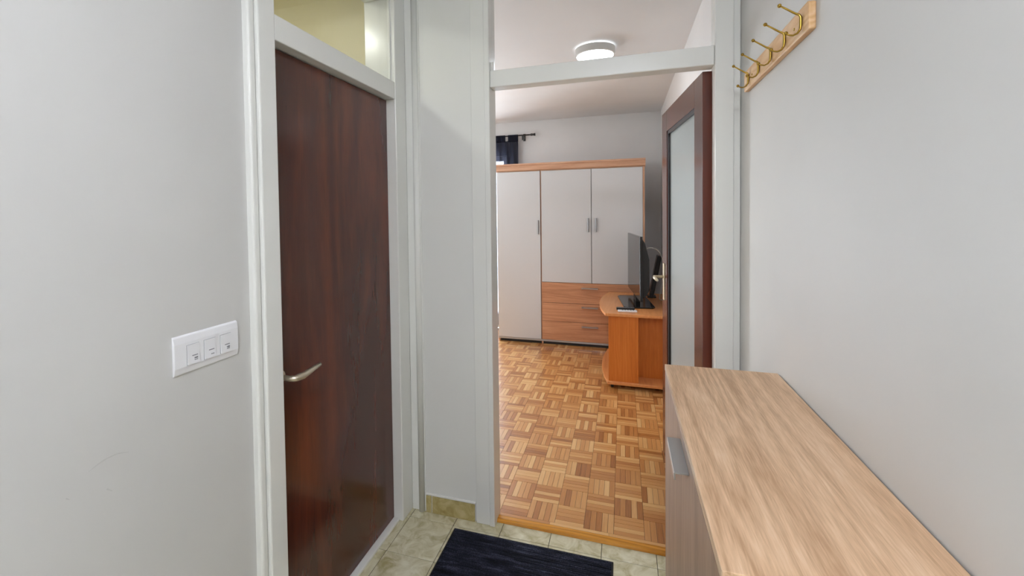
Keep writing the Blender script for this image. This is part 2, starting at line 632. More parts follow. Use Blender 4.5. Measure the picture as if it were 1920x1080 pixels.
for pts_, rr in (([(0.606, 0.962), (0.625, 0.969), (0.64, 0.973), (0.66, 0.972), (0.683, 0.963)], [0.0004, 0.0016, 0.0018, 0.0016, 0.0005]),
                 ([(0.567, 0.931), (0.573, 0.925)], [0.0012, 0.0005]), ([(0.638, 0.907), (0.648, 0.896)], [0.0016, 0.0006])):
    sm = tube(bmesh.new(), [(0, y, z) for y, z in pts_], rr, 8)
    for v in sm.verts:
        v.co.x = XL + v.co.x * 0.2
    obj('scuff_mark', sm, 'scuff', wall_left)

wall_right = struct('wall_right', B(XR, XR + 0.12, -2.6, YE + 0.02, 0, ZH), 'wall',
                    'pale grey painted wall behind the coat hooks and shoe cabinet', 'wall')

bm = bmesh.new()
box(bm, -0.955, -0.683, YE + 0.004, YR, 0, ZH)
box(bm, XRL, -0.955, YE + 0.03, YR, 0, ZR)
box(bm, -0.683, XR + 0.12, YE + 0.02, YR, 2.56, ZR)    # above the transom
box(bm, 0.40, XR + 0.12, YE + 0.02, YR, 0, 2.56)
wall_end = struct('wall_end', bm, 'wall', 'narrow grey wall panel between the two door frames', 'wall')

obj('panel', B(-0.955, -0.683, YE, YE + 0.004, 0, ZH), 'panel_paint', wall_end)

wall_back = struct('wall_back', B(XL - 0.13, XR + 0.12, -2.72, -2.6, 0, ZH), 'wall', 'painted hall wall at the entrance end', 'wall')
ceiling = struct('ceiling', B(XL - 0.13, XR + 0.12, -2.72, YE, ZH, ZH + 0.1), 'ceiling', 'white painted ceiling of the entrance hall', 'ceiling')

# tiled hall floor
floor = struct('floor', B(XL - 0.1, XR + 0.1, -2.6, 1.995, -0.06, -0.0025), 'grout',
               'hall floor of beige green marbled square tiles', 'floor')
TS = 0.2275
xs = [-0.331 + TS * k for k in range(-4, 5)]
ys = [1.905 - TS * k for k in range(0, 21)]
tile_cache = {}
def tile(x0, x1, y0, y1, z0, z1, parent, mat, ax=None, name='tile'):
    w, d, h = round(x1 - x0, 4), round(y1 - y0, 4), round(z1 - z0, 4)
    key = (w, d, h, mat)
    if key not in tile_cache:
        b2 = B(-w / 2, w / 2, -d / 2, d / 2, -h, 0)
        bmesh.ops.bevel(b2, geom=b2.edges[:], offset=min(0.0012, h * 0.4), segments=1, affect='EDGES')
        me = bpy.data.meshes.new(name)
        b2.to_mesh(me)
        b2.free()
        me.materials.append(M[mat])
        tile_cache[key] = me
    o = bpy.data.objects.new(name, tile_cache[key])
    C.objects.link(o)
    o.parent = parent
    o.location = ((x0 + x1) / 2, (y0 + y1) / 2, z1)
    return o
G = 0.0013
for i in range(len(xs) - 1):
    x0, x1 = max(xs[i], XL - 0.06), min(xs[i + 1], XR)
    if x1 - x0 < 0.02:
        continue
    tile(x0 + G, x1 - G, 1.905 + G, 1.994, -0.02, 0, floor, 'tile')
    for j in range(len(ys) - 1):
        y0, y1 = max(ys[j + 1], -2.6), ys[j]
        if y1 - y0 < 0.02:
            continue
        tile(x0 + G, x1 - G, y0 + G, y1 - G, -0.02, 0, floor, 'tile')

# skirting of cut tiles under the panel
bb = struct('baseboard_end', B(-0.952, -0.692, YE - 0.006, YE, 0, 0.086), 'caulk',
            'olive marbled tile skirting under the narrow wall panel', 'skirting')
obj('tile', B(-0.95, -0.922, YE - 0.012, YE - 0.006, 0.001, 0.084), 'base_tile', bb, bevel=0.001)
obj('tile', B(-0.917, -0.694, YE - 0.012, YE - 0.006, 0.001, 0.084), 'base_tile', bb, bevel=0.001)
obj('caulk_bead', tube(bmesh.new(), [(-0.952, YE - 0.004, 0.089), (-0.69, YE - 0.004, 0.089)], 0.006), 'caulk', bb)

# ---- left door frame with transom
Y0, Y1 = 1.115, 1.862
XF = -1.028     # casing face
ZB, ZT = 2.028, 2.108
t1 = struct('trim_1', B(XL - 0.13, XF, 1.048, Y0, 0, 2.56), 'trim', 'white painted frame around the dark brown door', 'door frame', bevel=0.004)
obj('casing', B(XL - 0.02, XF - 0.010, 1.022, 1.048, 0, 2.56), 'trim', t1, bevel=0.008, seg=3)
obj('casing', B(XL - 0.13, XF, Y1, YE - 0.001, 0, 2.56), 'trim', t1, bevel=0.004)
obj('transom_bar', B(XL - 0.13, XF - 0.002, Y0, Y1, ZB, ZT), 'trim', t1, bevel=0.004)
obj('head', B(XL - 0.13, XF - 0.002, Y0, Y1, 2.50, 2.56), 'trim', t1, bevel=0.004)
obj('sill', B(XL - 0.08, -1.048, Y0, Y1, 0.0, 0.014), 'trim', t1, bevel=0.003)
w1 = thing('window_1', 'clear transom pane above the dark brown door showing a yellowish room', 'window')
w1['kind'] = 'structure'
obj('pane', B(-1.066, -1.061, Y0, Y1, ZT, 2.50), 'glass', w1)
obj('bead', B(-1.061, -1.049, Y1 - 0.010, Y1, ZT, 2.50), 'trim', w1, bevel=0.002)
obj('bead', B(-1.061, -1.049, Y0, Y0 + 0.010, ZT, 2.50), 'trim', w1, bevel=0.002)

# corner bead between left frame and panel
struct('trim_3', tube(bmesh.new(), [(-0.975, YE - 0.004, 0.0), (-0.975, YE - 0.004, ZH)], 0.016, 14), 'trim',
       'slim white rounded corner trim beside the dark door frame', 'trim', smooth=True)
obj('backing', B(XF + 0.001, -0.953, YE - 0.004, YE + 0.03, 0, ZH), 'trim', bpy.data.objects['trim_3'])

# ---- left door leaf
d1 = thing('door_1', 'closed glossy dark mahogany flush door with a pale lever handle', 'door', (-1.075, 1.115, 0.016))
d1['kind'] = 'structure'
obj('leaf', B(-1.115, -1.075, Y0 + 0.003, Y1 - 0.004, 0.016, ZB - 0.004), 'mahogany', d1, bevel=0.002)
hz = 0.962
h1 = obj('handle', tube(bmesh.new(), [(-1.075, 1.142, hz), (-1.030, 1.142, hz), (-1.016, 1.146, hz), (-1.011, 1.156, hz), (-1.010, 1.18, hz - 0.002), (-1.010, 1.22, hz + 0.003), (-1.010, 1.264, hz + 0.008)],
                        [0.009, 0.009, 0.010, 0.011, 0.011, 0.009, 0.0065], 14), 'nickel', d1, smooth=True)
h1['label'] = 'pale nickel lever handle'
ro = bmesh.new()
bmesh.ops.create_cone(ro, cap_ends=True, segments=24, radius1=0.024, radius2=0.022, depth=0.008,
                      matrix=Matrix.Translation((-1.071, 1.142, hz)) @ Matrix.Rotation(math.pi / 2, 4, 'Y'))
obj('rosette', ro, 'nickel', h1)

# ---- end door frame with transom
OL, OR = -0.592, 0.345
CF = 1.945
t2 = struct('trim_2', B(-0.618, OL, CF, YR, 0, 2.60), 'trim', 'white painted frame around the living room doorway', 'door frame', bevel=0.004)
obj('casing', B(-0.685, -0.618, CF + 0.006, YE + 0.001, 0, 2.60), 'trim', t2, bevel=0.003)
obj('casing', B(OR, 0.412, CF, YR - 0.045, 0, 2.60), 'trim', t2, bevel=0.004)
obj('casing', B(0.412, XR - 0.001, CF + 0.008, YR - 0.045, 0, 2.60), 'trim', t2, bevel=0.003)
obj('jamb', B(OR + 0.004, 0.412, YR - 0.045, YR, 0, 2.60), 'trim', t2)
ZB2, ZT2 = 2.066, 2.143
obj('transom_bar', B(OL, OR, CF + 0.012, YR - 0.025, ZB2, ZT2), 'trim', t2, bevel=0.004)
obj('head', B(OL, OR, CF + 0.012, YR - 0.025, 2.52, 2.60), 'trim', t2, bevel=0.004)
w2 = thing('window_2', 'clear transom pane above the open living room doorway', 'window')
w2['kind'] = 'structure'
obj('pane', B(OL, OR, 1.988, 1.992, ZT2, 2.52), 'glass', w2)
obj('glass_clip', B(OL, OL + 0.012, 1.974, 1.986, ZT2 + 0.002, ZT2 + 0.045), 'caulk', w2, bevel=0.002)

# threshold strip
thr = bmesh.new()
prism(thr, [(1.982, 0.0), (1.986, 0.010), (1.994, 0.014), (2.018, 0.014), (2.026, 0.010), (2.030, 0.0)], OL, OR, 'X')
struct('trim_4', thr, 'threshold', 'amber varnished threshold strip between tiles and parquet', 'threshold', bevel=0.0015)

# ================================================================ SETTING: bathroom behind the left door
bm = bmesh.new()
box(bm, -2.75, -2.65, 0.4, 1.99, 0, 2.88)
box(bm, -2.65, XL - 0.13, 0.4, 0.5, 0, 2.88)
box(bm, -2.65, XL - 0.13, 1.965, 1.99, 0, 2.78)
box(bm, -2.65, XL - 0.13, 0.5, 1.965, 2.78, 2.88)
box(bm, -2.65, XL - 0.13, 0.5, 1.965, -0.1, 0.0)
box(bm, XL - 0.13, XL - 0.05, 0.4, 1.99, 2.601, 2.88)
struct('wall_bathroom', bm, 'bath', 'yellowish painted room seen through the pane above the brown door', 'wall')

# ================================================================ SETTING: living room
struct('wall_room_right', B(XRR, XRR + 0.12, YR, YB + 0.15, 0, ZR), 'room_wall', 'living room side wall behind the television stand', 'wall')
WX0, WX1, WZ0, WZ1 = -2.70, -1.42, 0.10, 2.22
bm = bmesh.new()
box(bm, WX1, XRR + 0.12, YB, YB + 0.15, 0, ZR)
box(bm, XRL - 0.12, WX0, YB, YB + 0.15, 0, ZR)
box(bm, WX0, WX1, YB, YB + 0.15, WZ1, ZR)
box(bm, WX0, WX1, YB, YB + 0.15, 0, WZ0)
struct('wall_room_back', bm, 'room_wall', 'off-white living room wall above the wardrobe', 'wall')
struct('wall_room_left', B(XRL - 0.12, XRL, YE + 0.03, YB, 0, ZR), 'room_wall', 'living room wall far to the side', 'wall')
struct('ceiling_room', B(XRL - 0.12, XRR + 0.12, YR, YB + 0.15, ZR, ZR + 0.1), 'ceiling', 'white living room ceiling with the round lamp', 'ceiling')

w3 = thing('window_3', 'tall bright window behind the navy curtain', 'window')
w3['kind'] = 'structure'
fy0, fy1 = YB + 0.05, YB + 0.11
for (a, b_, c, d_) in ((WX0, WX0 + 0.06, WZ0, WZ1), (WX1 - 0.06, WX1, WZ0, WZ1), (WX0 + 0.06, WX1 - 0.06, WZ0, WZ0 + 0.07), (WX0 + 0.06, WX1 - 0.06, WZ1 - 0.06, WZ1), ((WX0 + WX1) / 2 - 0.04, (WX0 + WX1) / 2 + 0.04, WZ0 + 0.07, WZ1 - 0.06)):
    obj('window_frame', B(a, b_, fy0, fy1, c, d_), 'trim', w3, bevel=0.003)
mid = (WX0 + WX1) / 2
obj('pane', B(WX0 + 0.06, mid - 0.04, YB + 0.078, YB + 0.082, WZ0 + 0.07, WZ1 - 0.06), 'glass', w3)
obj('pane', B(mid + 0.04, WX1 - 0.06, YB + 0.078, YB + 0.082, WZ0 + 0.07, WZ1 - 0.06), 'glass', w3)
obj('window_sill', B(WX0 - 0.03, WX1 + 0.03, YB - 0.03, YB + 0.05, WZ0 - 0.025, WZ0), 'trim', w3, bevel=0.004)

# ---- parquet
fr = struct('floor_room', B(XRL, XRR, 1.995, YB, -0.06, -0.006), 'parquet_base',
            'oak basket weave parquet floor of the living room', 'floor')
PB = 0.136
NS = 5
GX, GY = -0.327, 2.193


def slat_box(bm, lay, x0, x1, y0, y1, horiz, z=0.0):
    n0 = len(bm.verts)
    box(bm, x0, x1, y0, y1, -0.006, z)
    bm.verts.ensure_lookup_table()
    for v in bm.verts[n0:]:
        u, w = (v.co.x, v.co.y) if horiz else (v.co.y, v.co.x)
        v[lay] = Vector((u * 9.0, w * 160.0, 0.0))


def block_mesh(horiz, slats=None, seed=0, sz=PB):
    rnd = random.Random(seed)
    bm = bmesh.new()
    lay = bm.verts.layers.float_vector.new('grain')
    sw = sz / NS
    for k in range(NS):
        if slats is not None and k not in slats:
            continue
        a, b_ = -sz / 2 + k * sw + 0.0007, -sz / 2 + (k + 1) * sw - 0.0007
        e = sz / 2 - 0.0009
        z = rnd.uniform(-0.0004, 0.0)
        if horiz:
            slat_box(bm, lay, -e, e, a, b_, True, z)
        else:
            slat_box(bm, lay, a, b_, -e, e, False, z)
    me = bpy.data.meshes.new('parquet_block')
    bm.to_mesh(me)
    bm.free()
    me.materials.append(M['parquet'])
    return me


blk = {(h, s): block_mesh(h, None, s) for h in (0, 1) for s in range(6)}
bedm = bpy.data.meshes.new('parquet_block')
b2 = B(-PB / 2, PB / 2, -PB / 2, PB / 2, -0.006, -0.0055)
b2.to_mesh(bedm)
b2.free()
bedm.materials.append(M['parquet_base'])


def slat_mesh(horiz):
    bm = bmesh.new()
    lay = bm.verts.layers.float_vector.new('grain')
    sw, e = PB / NS / 2 - 0.0007, PB / 2 - 0.0009
    if horiz:
        slat_box(bm, lay, -e, e, -sw, sw, True)
    else:
        slat_box(bm, lay, -sw, sw, -e, e, False)
    me = bpy.data.meshes.new('slat')
    bm.to_mesh(me)
    bm.free()
    me.materials.append(M['parquet'])
    return me


slm = {h: slat_mesh(h) for h in (0, 1)}
cells = []
for j in range(-1, 24):
    for i in range(-22, 5):
        x0, y0 = GX + i * PB, GY + j * PB
        xc, yc = x0 + PB / 2, y0 + PB / 2
        if x0 < XRL or y0 + PB > YB or x0 + PB > XRR:
            continue
        cells.append((i, j, xc, yc))
vis = [c for c in cells if c[2] > -0.31 * c[3] - 0.03 and c[3] < 4.95
       and not (c[2] > 0.02 and c[3] > 4.0) and c[2] < 0.36]
vis.sort(key=lambda c: c[3] + 0.02 * abs(c[2]))
vis = vis[:300]
vset = {(c[0], c[1]) for c in vis}
near = [c for c in vis if c[2] < 0.2][:60]
nset = {(c[0], c[1]) for c in near}
rnd = random.Random(3)
for (i, j, xc, yc) in vis:
    horiz = (i + j) % 2
    if (i, j) in nset:
        o = bpy.data.objects.new('parquet_block', bedm)
        C.objects.link(o)
        o.parent = fr
        o.location = (xc, yc, 0)
        for k in range(NS):
            s = bpy.data.objects.new('slat', slm[horiz])
            C.objects.link(s)
            s.parent = o
            t = -PB / 2 + (k + 0.5) * PB / NS
            s.location = (0, t, rnd.uniform(-0.0004, 0)) if horiz else (t, 0, rnd.uniform(-0.0004, 0))
    else:
        o = bpy.data.objects.new('parquet_block', blk[horiz, rnd.randrange(6)])
        C.objects.link(o)
        o.parent = fr
        o.location = (xc, yc, 0)
# the rest of the floor, out of sight of the doorway, as one joined part
bm = bmesh.new()
lay = bm.verts.layers.float_vector.new('grain')
for (i, j, xc, yc) in cells:
    if (i, j) in vset:
        continue
    horiz = (i + j) % 2
    for k in range(NS):
        t0 = -PB / 2 + k * PB / NS + 0.0004
        t1 = t0 + PB / NS - 0.0008
        e = PB / 2 - 0.0005
        if horiz:
            slat_box(bm, lay, xc - e, xc + e, yc + t0, yc + t1, True)
        else:
            slat_box(bm, lay, xc + t0, xc + t1, yc - e, yc + e, False)
o = obj('parquet_field', bm, 'parquet', fr)
o['kind'] = 'stuff'
# straight border strip beside the threshold and along the right wall
bm = bmesh.new()
lay = bm.verts.layers.float_vector.new('grain')
xx = OL - 0.3
while xx < XRR - 0.01:
    ln = min(PB * 2, XRR - xx)
    slat_box(bm, lay, xx + 0.0005, xx + ln - 0.0005, 2.0305, 2.0565, True)
    xx += ln
yy = 2.057
while yy < 4.9:
    slat_box(bm, lay, GX + 5 * PB + 0.0005, XRR, yy + 0.0005, yy + PB * 2 - 0.0005, False)
    yy += PB * 2
obj('border_strip', bm, 'parquet', fr)

# ---- open glazed door
TH = math.radians(6.3)
d2 = thing('door_2', 'open dark mahogany door with a tall frosted glass panel', 'door', (0.352, 2.034, 0.008), TH)
d2['kind'] = 'structure'
LW, LT, LH = 0.83, 0.04, 2.055
S0, S1 = 0.125, 0.125
GZ0, GZ1 = 0.30, 1.935
obj('stile', B(-LT, 0, 0, S0, 0, LH), 'mahogany', d2, local=True, bevel=0.002)
obj('stile', B(-LT, 0, LW - S1, LW, 0, LH), 'mahogany', d2, local=True, bevel=0.002)
obj('rail', B(-LT, 0, S0, LW - S1, GZ1, LH), 'mahogany', d2, local=True, bevel=0.001)
obj('rail', B(-LT, 0, S0, LW - S1, 0, GZ0), 'mahogany', d2, local=True, bevel=0.001)
e = obj('hinge_edge', B(-LT + 0.001, -0.001, -0.0015, 0, 0.001, LH - 0.001), 'mahogany_edge', d2, local=True)
e['label'] = 'reddish brown hinge edge'
bd = bmesh.new()
for (a, b_, c, d_) in ((S0, S0 + 0.018, GZ0, GZ1), (LW - S1 - 0.018, LW - S1, GZ0, GZ1), (S0 + 0.018, LW - S1 - 0.018, GZ0, GZ0 + 0.018), (S0 + 0.018, LW - S1 - 0.018, GZ1 - 0.018, GZ1)):
    box(bd, -LT + 0.006, -0.006, a, b_, c, d_)
obj('glazing_bead', bd, 'bead', d2, local=True)
obj('pane', B(-0.0225, -0.0175, S0 + 0.016, LW - S1 - 0.016, GZ0 + 0.016, GZ1 - 0.016), 'frosted', d2, local=True)
for s in (-1, 1):
    fx = -LT if s < 0 else 0.0
    hy = LW - 0.055
    pl_ = obj('handle_plate', B(fx + s * 0.006, fx, hy - 0.017, hy + 0.017, 0.945, 1.165), 'cream_metal', d2, local=True, bevel=0.004)
    pl_['label'] = 'tall cream metal handle plate'
    lv = obj('lever', tube(bmesh.new(), [(fx, hy, 1.085), (fx + s * 0.045, hy, 1.085), (fx + s * 0.058, hy - 0.008, 1.085), (fx + s * 0.062, hy - 0.03, 1.084), (fx + s * 0.062, hy - 0.115, 1.08)],
             [0.008, 0.008, 0.0095, 0.0095, 0.008], 12), 'cream_metal', d2, local=True, smooth=True)

# ================================================================ OBJECTS in the hall
# ---- light switch
sw = thing('light_switch', 'white triple rocker light switch plate on the left hall wall', 'light switch', (XL, 0.878, 1.138))
sy0, sy1, sz0, sz1 = 0.786, 0.972, 1.09, 1.19
pb = bmesh.new()
prism(pb, [(XL, sz0), (XL + 0.005, sz0 + 0.004), (XL + 0.008, sz0 + 0.020), (XL + 0.008, sz1 - 0.020), (XL + 0.005, sz1 - 0.004), (XL, sz1)], sy0, sy1, 'Y')
obj('plate', pb, 'plastic', sw, bevel=0.0015)
for k, yc in enumerate((0.835, 0.882, 0.930)):
    fr_ = obj('rocker_gap', B(XL + 0.0075, XL + 0.0083, yc - 0.0172, yc + 0.0172, 1.1115, 1.1625), 'plastic_line', sw)
    rk = bmesh.new()
    prism(rk, [(XL + 0.008, 1.1122), (XL + 0.0115, 1.1122), (XL + 0.0098, 1.137), (XL + 0.0102, 1.1618), (XL + 0.008, 1.1618)], yc - 0.0163, yc + 0.0163, 'Y')
    r_ = obj('rocker', rk, 'plastic', sw)
    mk = bmesh.new()
    box(mk, XL + 0.0100, XL + 0.01085, yc - 0.004, yc + 0.011, 1.1322, 1.1340)
    for q in range(3):
        box(mk, XL + 0.0105, XL + 0.0117, yc + 0.0015 + q * 0.0032, yc + 0.0035 + q * 0.0032, 1.1205, 1.1225)
        if k != 1:
            box(mk, XL + 0.0105, XL + 0.0117, yc + 0.0015 + q * 0.0032, yc + 0.0038 + q * 0.0032, 1.1245, 1.1275)
    obj('mark', mk, 'plastic_line', r_)

# ---- coat rack
cr = thing('coat_rack', 'pine wall board with five brass double coat hooks', 'coat rack', (XR, 1.55, 1.905))
bx0 = XR - 0.016
cb = bmesh.new()
prism(cb, [(1.252, 1.905), (1.840, 1.905), (1.840, 1.962), (1.822, 1.976), (1.262, 1.976), (1.252, 1.970)], bx0, XR, 'X')
obj('board', cb, 'pine', cr, bevel=0.003)
for k, hy in enumerate((1.292, 1.408, 1.526, 1.650, 1.772)):
    hx = bx0 - 0.0035
    pts = [(hx - 0.046, hy, 1.985), (hx - 0.030, hy, 1.974), (hx - 0.012, hy, 1.961), (hx - 0.003, hy, 1.956), (hx, hy, 1.950), (hx, hy, 1.930), (hx - 0.001, hy, 1.920),
           (hx - 0.007, hy, 1.911), (hx - 0.016, hy, 1.907), (hx - 0.025, hy, 1.909), (hx - 0.032, hy, 1.914)]
    hk = obj('hook', tube(bmesh.new(), pts, [0.0022, 0.0023, 0.0026, 0.003, 0.0034, 0.0034, 0.003, 0.0026, 0.0023, 0.0022, 0.0022], 10), 'brass', cr, smooth=True)
    for pp in (pts[0], pts[-1]):
        obj('ball_tip', sphere(bmesh.new(), pp, 0.005), 'brass', hk, smooth=True)
for sy in (1.345, 1.735):
    sc_ = bmesh.new()
    bmesh.ops.create_cone(sc_, cap_ends=True, segments=12, radius1=0.004, radius2=0.003, depth=0.002,
                          matrix=Matrix.Translation((bx0 - 0.001, sy, 1.940)) @ Matrix.Rotation(-math.pi / 2, 4, 'Y'))
    obj('screw', sc_, 'brass', cr)

cr.location.z += 0.012

# ---- shoe cabinet
SX0, SX1, SY0, SY1, SZ = 0.120, 0.434, 0.655, 1.502, 0.992
sc = thing('shoe_cabinet', 'tall narrow light oak shoe cabinet against the right hall wall', 'cabinet', (SX1, 1.08, 0))
obj('top', B(SX0, SX1, SY0, SY1, SZ - 0.018, SZ), 'oak_top', sc, bevel=0.001)
obj('edge_band', B(SX0 - 0.0008, SX0, SY0, SY1, SZ - 0.0175, SZ - 0.0005), 'oak_edge', sc)
obj('edge_band', B(SX0, SX1, SY1, SY1 + 0.0008, SZ - 0.0175, SZ - 0.0005), 'oak_edge', sc)
obj('side', B(SX0 + 0.020, SX1, SY0 + 0.004, SY0 + 0.022, 0, SZ - 0.018), 'oak_front', sc)
obj('side', B(SX0 + 0.020, SX1, SY1 - 0.022, SY1 - 0.004, 0, SZ - 0.018), 'oak_front', sc)
obj('back', B(SX1 - 0.008, SX1, SY0 + 0.022, SY1 - 0.022, 0.02, SZ - 0.018), 'white_lam', sc)
obj('plinth', B(SX0 + 0.03, SX0 + 0.048, SY0 + 0.022, SY1 - 0.022, 0, 0.05), 'oak_front', sc)
fl = obj('door', B(SX0, SX0 + 0.018, SY0 + 0.002, SY1 - 0.002, 0.055, SZ - 0.023), 'oak_front', sc, bevel=0.001)
hd = bmesh.new()
prism(hd, [(SX0, 0.944), (SX0, 0.941), (SX0 - 0.026, 0.941), (SX0 - 0.026, 0.928), (SX0 - 0.029, 0.928), (SX0 - 0.029, 0.944)], 0.965, 1.115, 'Y')
o = obj('handle', hd, 'alu', fl, bevel=0.0006)
o['label'] = 'angled aluminium handle'

# ---- doormat
dm = thing('doormat', 'black ribbed rectangular doormat on the hall tiles', 'doormat', (-0.41, 1.66, 0))
mx0, mx1, my0, my1 = -0.772, -0.052, 1.42, 1.885
obj('binding', B(mx0, mx1, my0, my1, 0.0, 0.005), 'mat_edge', dm, bevel=0.002)
rb = bmesh.new()
n = 44
w = (my1 - my0 - 0.016) / n
for k in range(n):
    y0 = my0 + 0.008 + k * w
    hgt = 0.0075 + (0.0018 if k % 3 else 0.0)
    prism(rb, [(y0, 0.005), (y0 + w, 0.005), (y0 + w * 0.8, hgt), (y0 + w * 0.2, hgt)], mx0 + 0.008, mx1 - 0.008, 'X')
o = obj('pile', rb, 'mat', dm)
o['kind'] = 'stuff'


# ---- ceiling lamps, plus an added fill globe in the living room
def ceiling_lamp(loc, r, strength, col, label, group=None):
    t = thing('ceiling_lamp', label, 'lamp', loc)
    z = loc[2]
    bm = bmesh.new()
    lathe(bm, (0, 0, 0), [(0, 0), (r * 0.80, 0), (r * 0.80, -0.012), (r, -0.012), (r, -0.058), (r - 0.004, -0.060), (r - 0.010, -0.060)])
    obj('drum', bm, 'lamp_body', t, local=True)
    bm = bmesh.new()
    lathe(bm, (0, 0, 0), [(r - 0.010, -0.060), (r * 0.8, -0.0615), (0, -0.0625)])
    obj('diffuser', bm, emit_mat('lamp_glow', col, strength), t, local=True)
    bm = bmesh.new()
    lathe(bm, (0, 0, 0), [(r * 0.81, -0.0115), (r * 0.81, -0.001)])
    obj('halo_ring', bm, emit_mat('lamp_halo', col, strength * 0.8), t, local=True)
    return t


ceiling_lamp((-0.19, 3.20, ZR), 0.137, ROOM_LAMP, (0.90, 0.95, 1, 1), 'round white ceiling lamp seen through the clear transom pane')
hl = thing('dome_lamp', 'opal dome ceiling lamp in the entrance hall', 'lamp', (0.0, -0.70, ZH))
obj('base', lathe(bmesh.new(), (0, 0, 0), [(0, 0), (0.215, 0), (0.215, -0.018), (0.20, -0.02)]), 'lamp_body', hl, local=True)
obj('dome', lathe(bmesh.new(), (0, 0, 0), [(0.205, -0.02), (0.203, -0.06), (0.185, -0.10), (0.14, -0.135), (0.07, -0.153), (0, -0.158)]), emit_mat('dome_glow', (0.88, 0.905, 1, 1), HALL_LAMP), hl, local=True, smooth=True)
ceiling_lamp((-1.75, 1.0, 2.78), 0.12, BATH_LAMP, (0.95, 0.97, 0.86, 1), 'round warm ceiling lamp in the yellowish room')
pn = thing('pendant_fill', 'added white globe fill light over the unseen side of the living room', 'lamp', (-2.0, 3.45, ZR))  # invented globe, out of view, added to brighten upper walls and ceiling
obj('ceiling_rose', lathe(bmesh.new(), (0, 0, 0), [(0, 0), (0.05, 0), (0.045, -0.03), (0, -0.035)]), 'lamp_body', pn, local=True, smooth=True)
obj('cord', tube(bmesh.new(), [(0, 0, -0.03), (0, 0, -0.5)], 0.003, 8), 'cable', pn, local=True)
obj('globe', sphere(bmesh.new(), (0, 0, -0.64), 0.15, 28), emit_mat('fill_glow', (0.88, 0.95, 1, 1), SIDE_FILL), pn, local=True, smooth=True)

# ================================================================ OBJECTS in the living room
# ---- wardrobe
WY = 4.875
WXA, WXB = -1.400, 0.212
wd = thing('wardrobe', 'white three door wardrobe with walnut drawers and cornice', 'wardrobe', ((WXA + WXB) / 2, 5.13, 0))
WD = 5.30
XD = -0.886
TOPZ = 1.958
obj('side', B(WXA, WXA + 0.018, WY + 0.02, WD, 0.0, TOPZ), 'walnut_v', wd)
obj('side', B(WXB - 0.018, WXB, WY, WD, 0.0, TOPZ), 'walnut_v', wd)
obj('divider', B(XD - 0.009, XD + 0.009, WY + 0.02, WD, 0.0, TOPZ), 'walnut_v', wd)
obj('back', B(WXA + 0.018, WXB - 0.018, WD - 0.006, WD, 0.05, TOPZ), 'white_lam', wd)
obj('bottom', B(WXA + 0.018, WXB - 0.018, WY + 0.022, WD - 0.006, 0.05, 0.068), 'walnut', wd)
obj('plinth', B(WXA + 0.018, WXB - 0.018, WY + 0.035, WY + 0.05, 0, 0.05), 'black', wd)
obj('foot_rail', B(WXA, WXB, WY + 0.004, WY + 0.03, 0.034, 0.052), 'alu', wd, bevel=0.001)
co = bmesh.new()
prism(co, [(WY + 0.012, 1.958), (WY + 0.012, 1.962), (WY - 0.004, 1.972), (WY - 0.012, 2.020), (WY - 0.020, 2.026), (WY - 0.020, 2.044), (WD, 2.044), (WD, 1.958)], WXA - 0.008, WXB + 0.008, 'X')
obj('cornice', co, 'walnut_pale', wd)


def wdoor(x0, x1, z0, z1, hx, hz0, hz1):
    d_ = obj('door', B(x0, x1, WY, WY + 0.018, z0, z1), 'white_lam', wd, bevel=0.0015)
    h = bmesh.new()
    prism(h, [(hx - 0.010, WY - 0.004), (hx - 0.005, WY - 0.024), (hx + 0.005, WY - 0.024), (hx + 0.010, WY - 0.004)], hz0, hz1, 'Z')
    box(h, hx - 0.005, hx + 0.005, WY - 0.006, WY, hz0 + 0.012, hz0 + 0.024)
    box(h, hx - 0.005, hx + 0.005, WY - 0.006, WY, hz1 - 0.024, hz1 - 0.012)
    k = obj('handle', h, 'alu', d_, bevel=0.001)
    k['label'] = 'slim metal bar handle'


wdoor(WXA + 0.002, XD - 0.010, 0.056, TOPZ - 0.004, -0.922, 1.245, 1.402)
wdoor(XD + 0.004, -0.338, 0.708, TOPZ - 0.004, -0.372, 1.27, 1.42)
wdoor(-0.332, WXB - 0.020, 0.708, TOPZ - 0.004, -0.288, 1.27, 1.42)
for z0, z1, hz in ((0.478, 0.704, 0.648), (0.270, 0.474, 0.436), (0.056, 0.266, 0.222)):
    d_ = obj('drawer', B(XD + 0.004, WXB - 0.020, WY, WY + 0.018, z0, z1), 'walnut', wd, bevel=0.0015)
    h = bmesh.new()
    hx0, hx1 = -0.445, -0.270
    prism(h, [(WY - 0.003, hz - 0.009), (WY - 0.022, hz - 0.006), (WY - 0.024, hz + 0.004), (WY - 0.003, hz + 0.009)], hx0, hx1, 'X')
    box(h, hx0 + 0.012, hx0 + 0.024, WY - 0.005, WY, hz - 0.005, hz + 0.005)
    box(h, hx1 - 0.024, hx1 - 0.012, WY - 0.005, WY, hz - 0.005, hz + 0.005)
    k = obj('handle', h, 'alu', d_, bevel=0.001)
    k['label'] = 'slim metal bar handle'

# ---- tv stand with bowed front
TX, TY0, TY1 = 0.405, 3.775, 4.80
ts = thing('tv_stand', 'orange beech television stand with a bowed front on castors', 'tv stand', (0.13, 4.29, 0))


def bow(x_in, bulge, y0=TY0, y1=TY1, back=TX, n=16):
    pts = [(back, y0)]
    for k in range(n + 1):
        t = k / n
        pts.append((x_in - bulge * (1 - (2 * t - 1) ** 2), y0 + (y1 - y0) * t))
    pts.append((back, y1))
    return pts


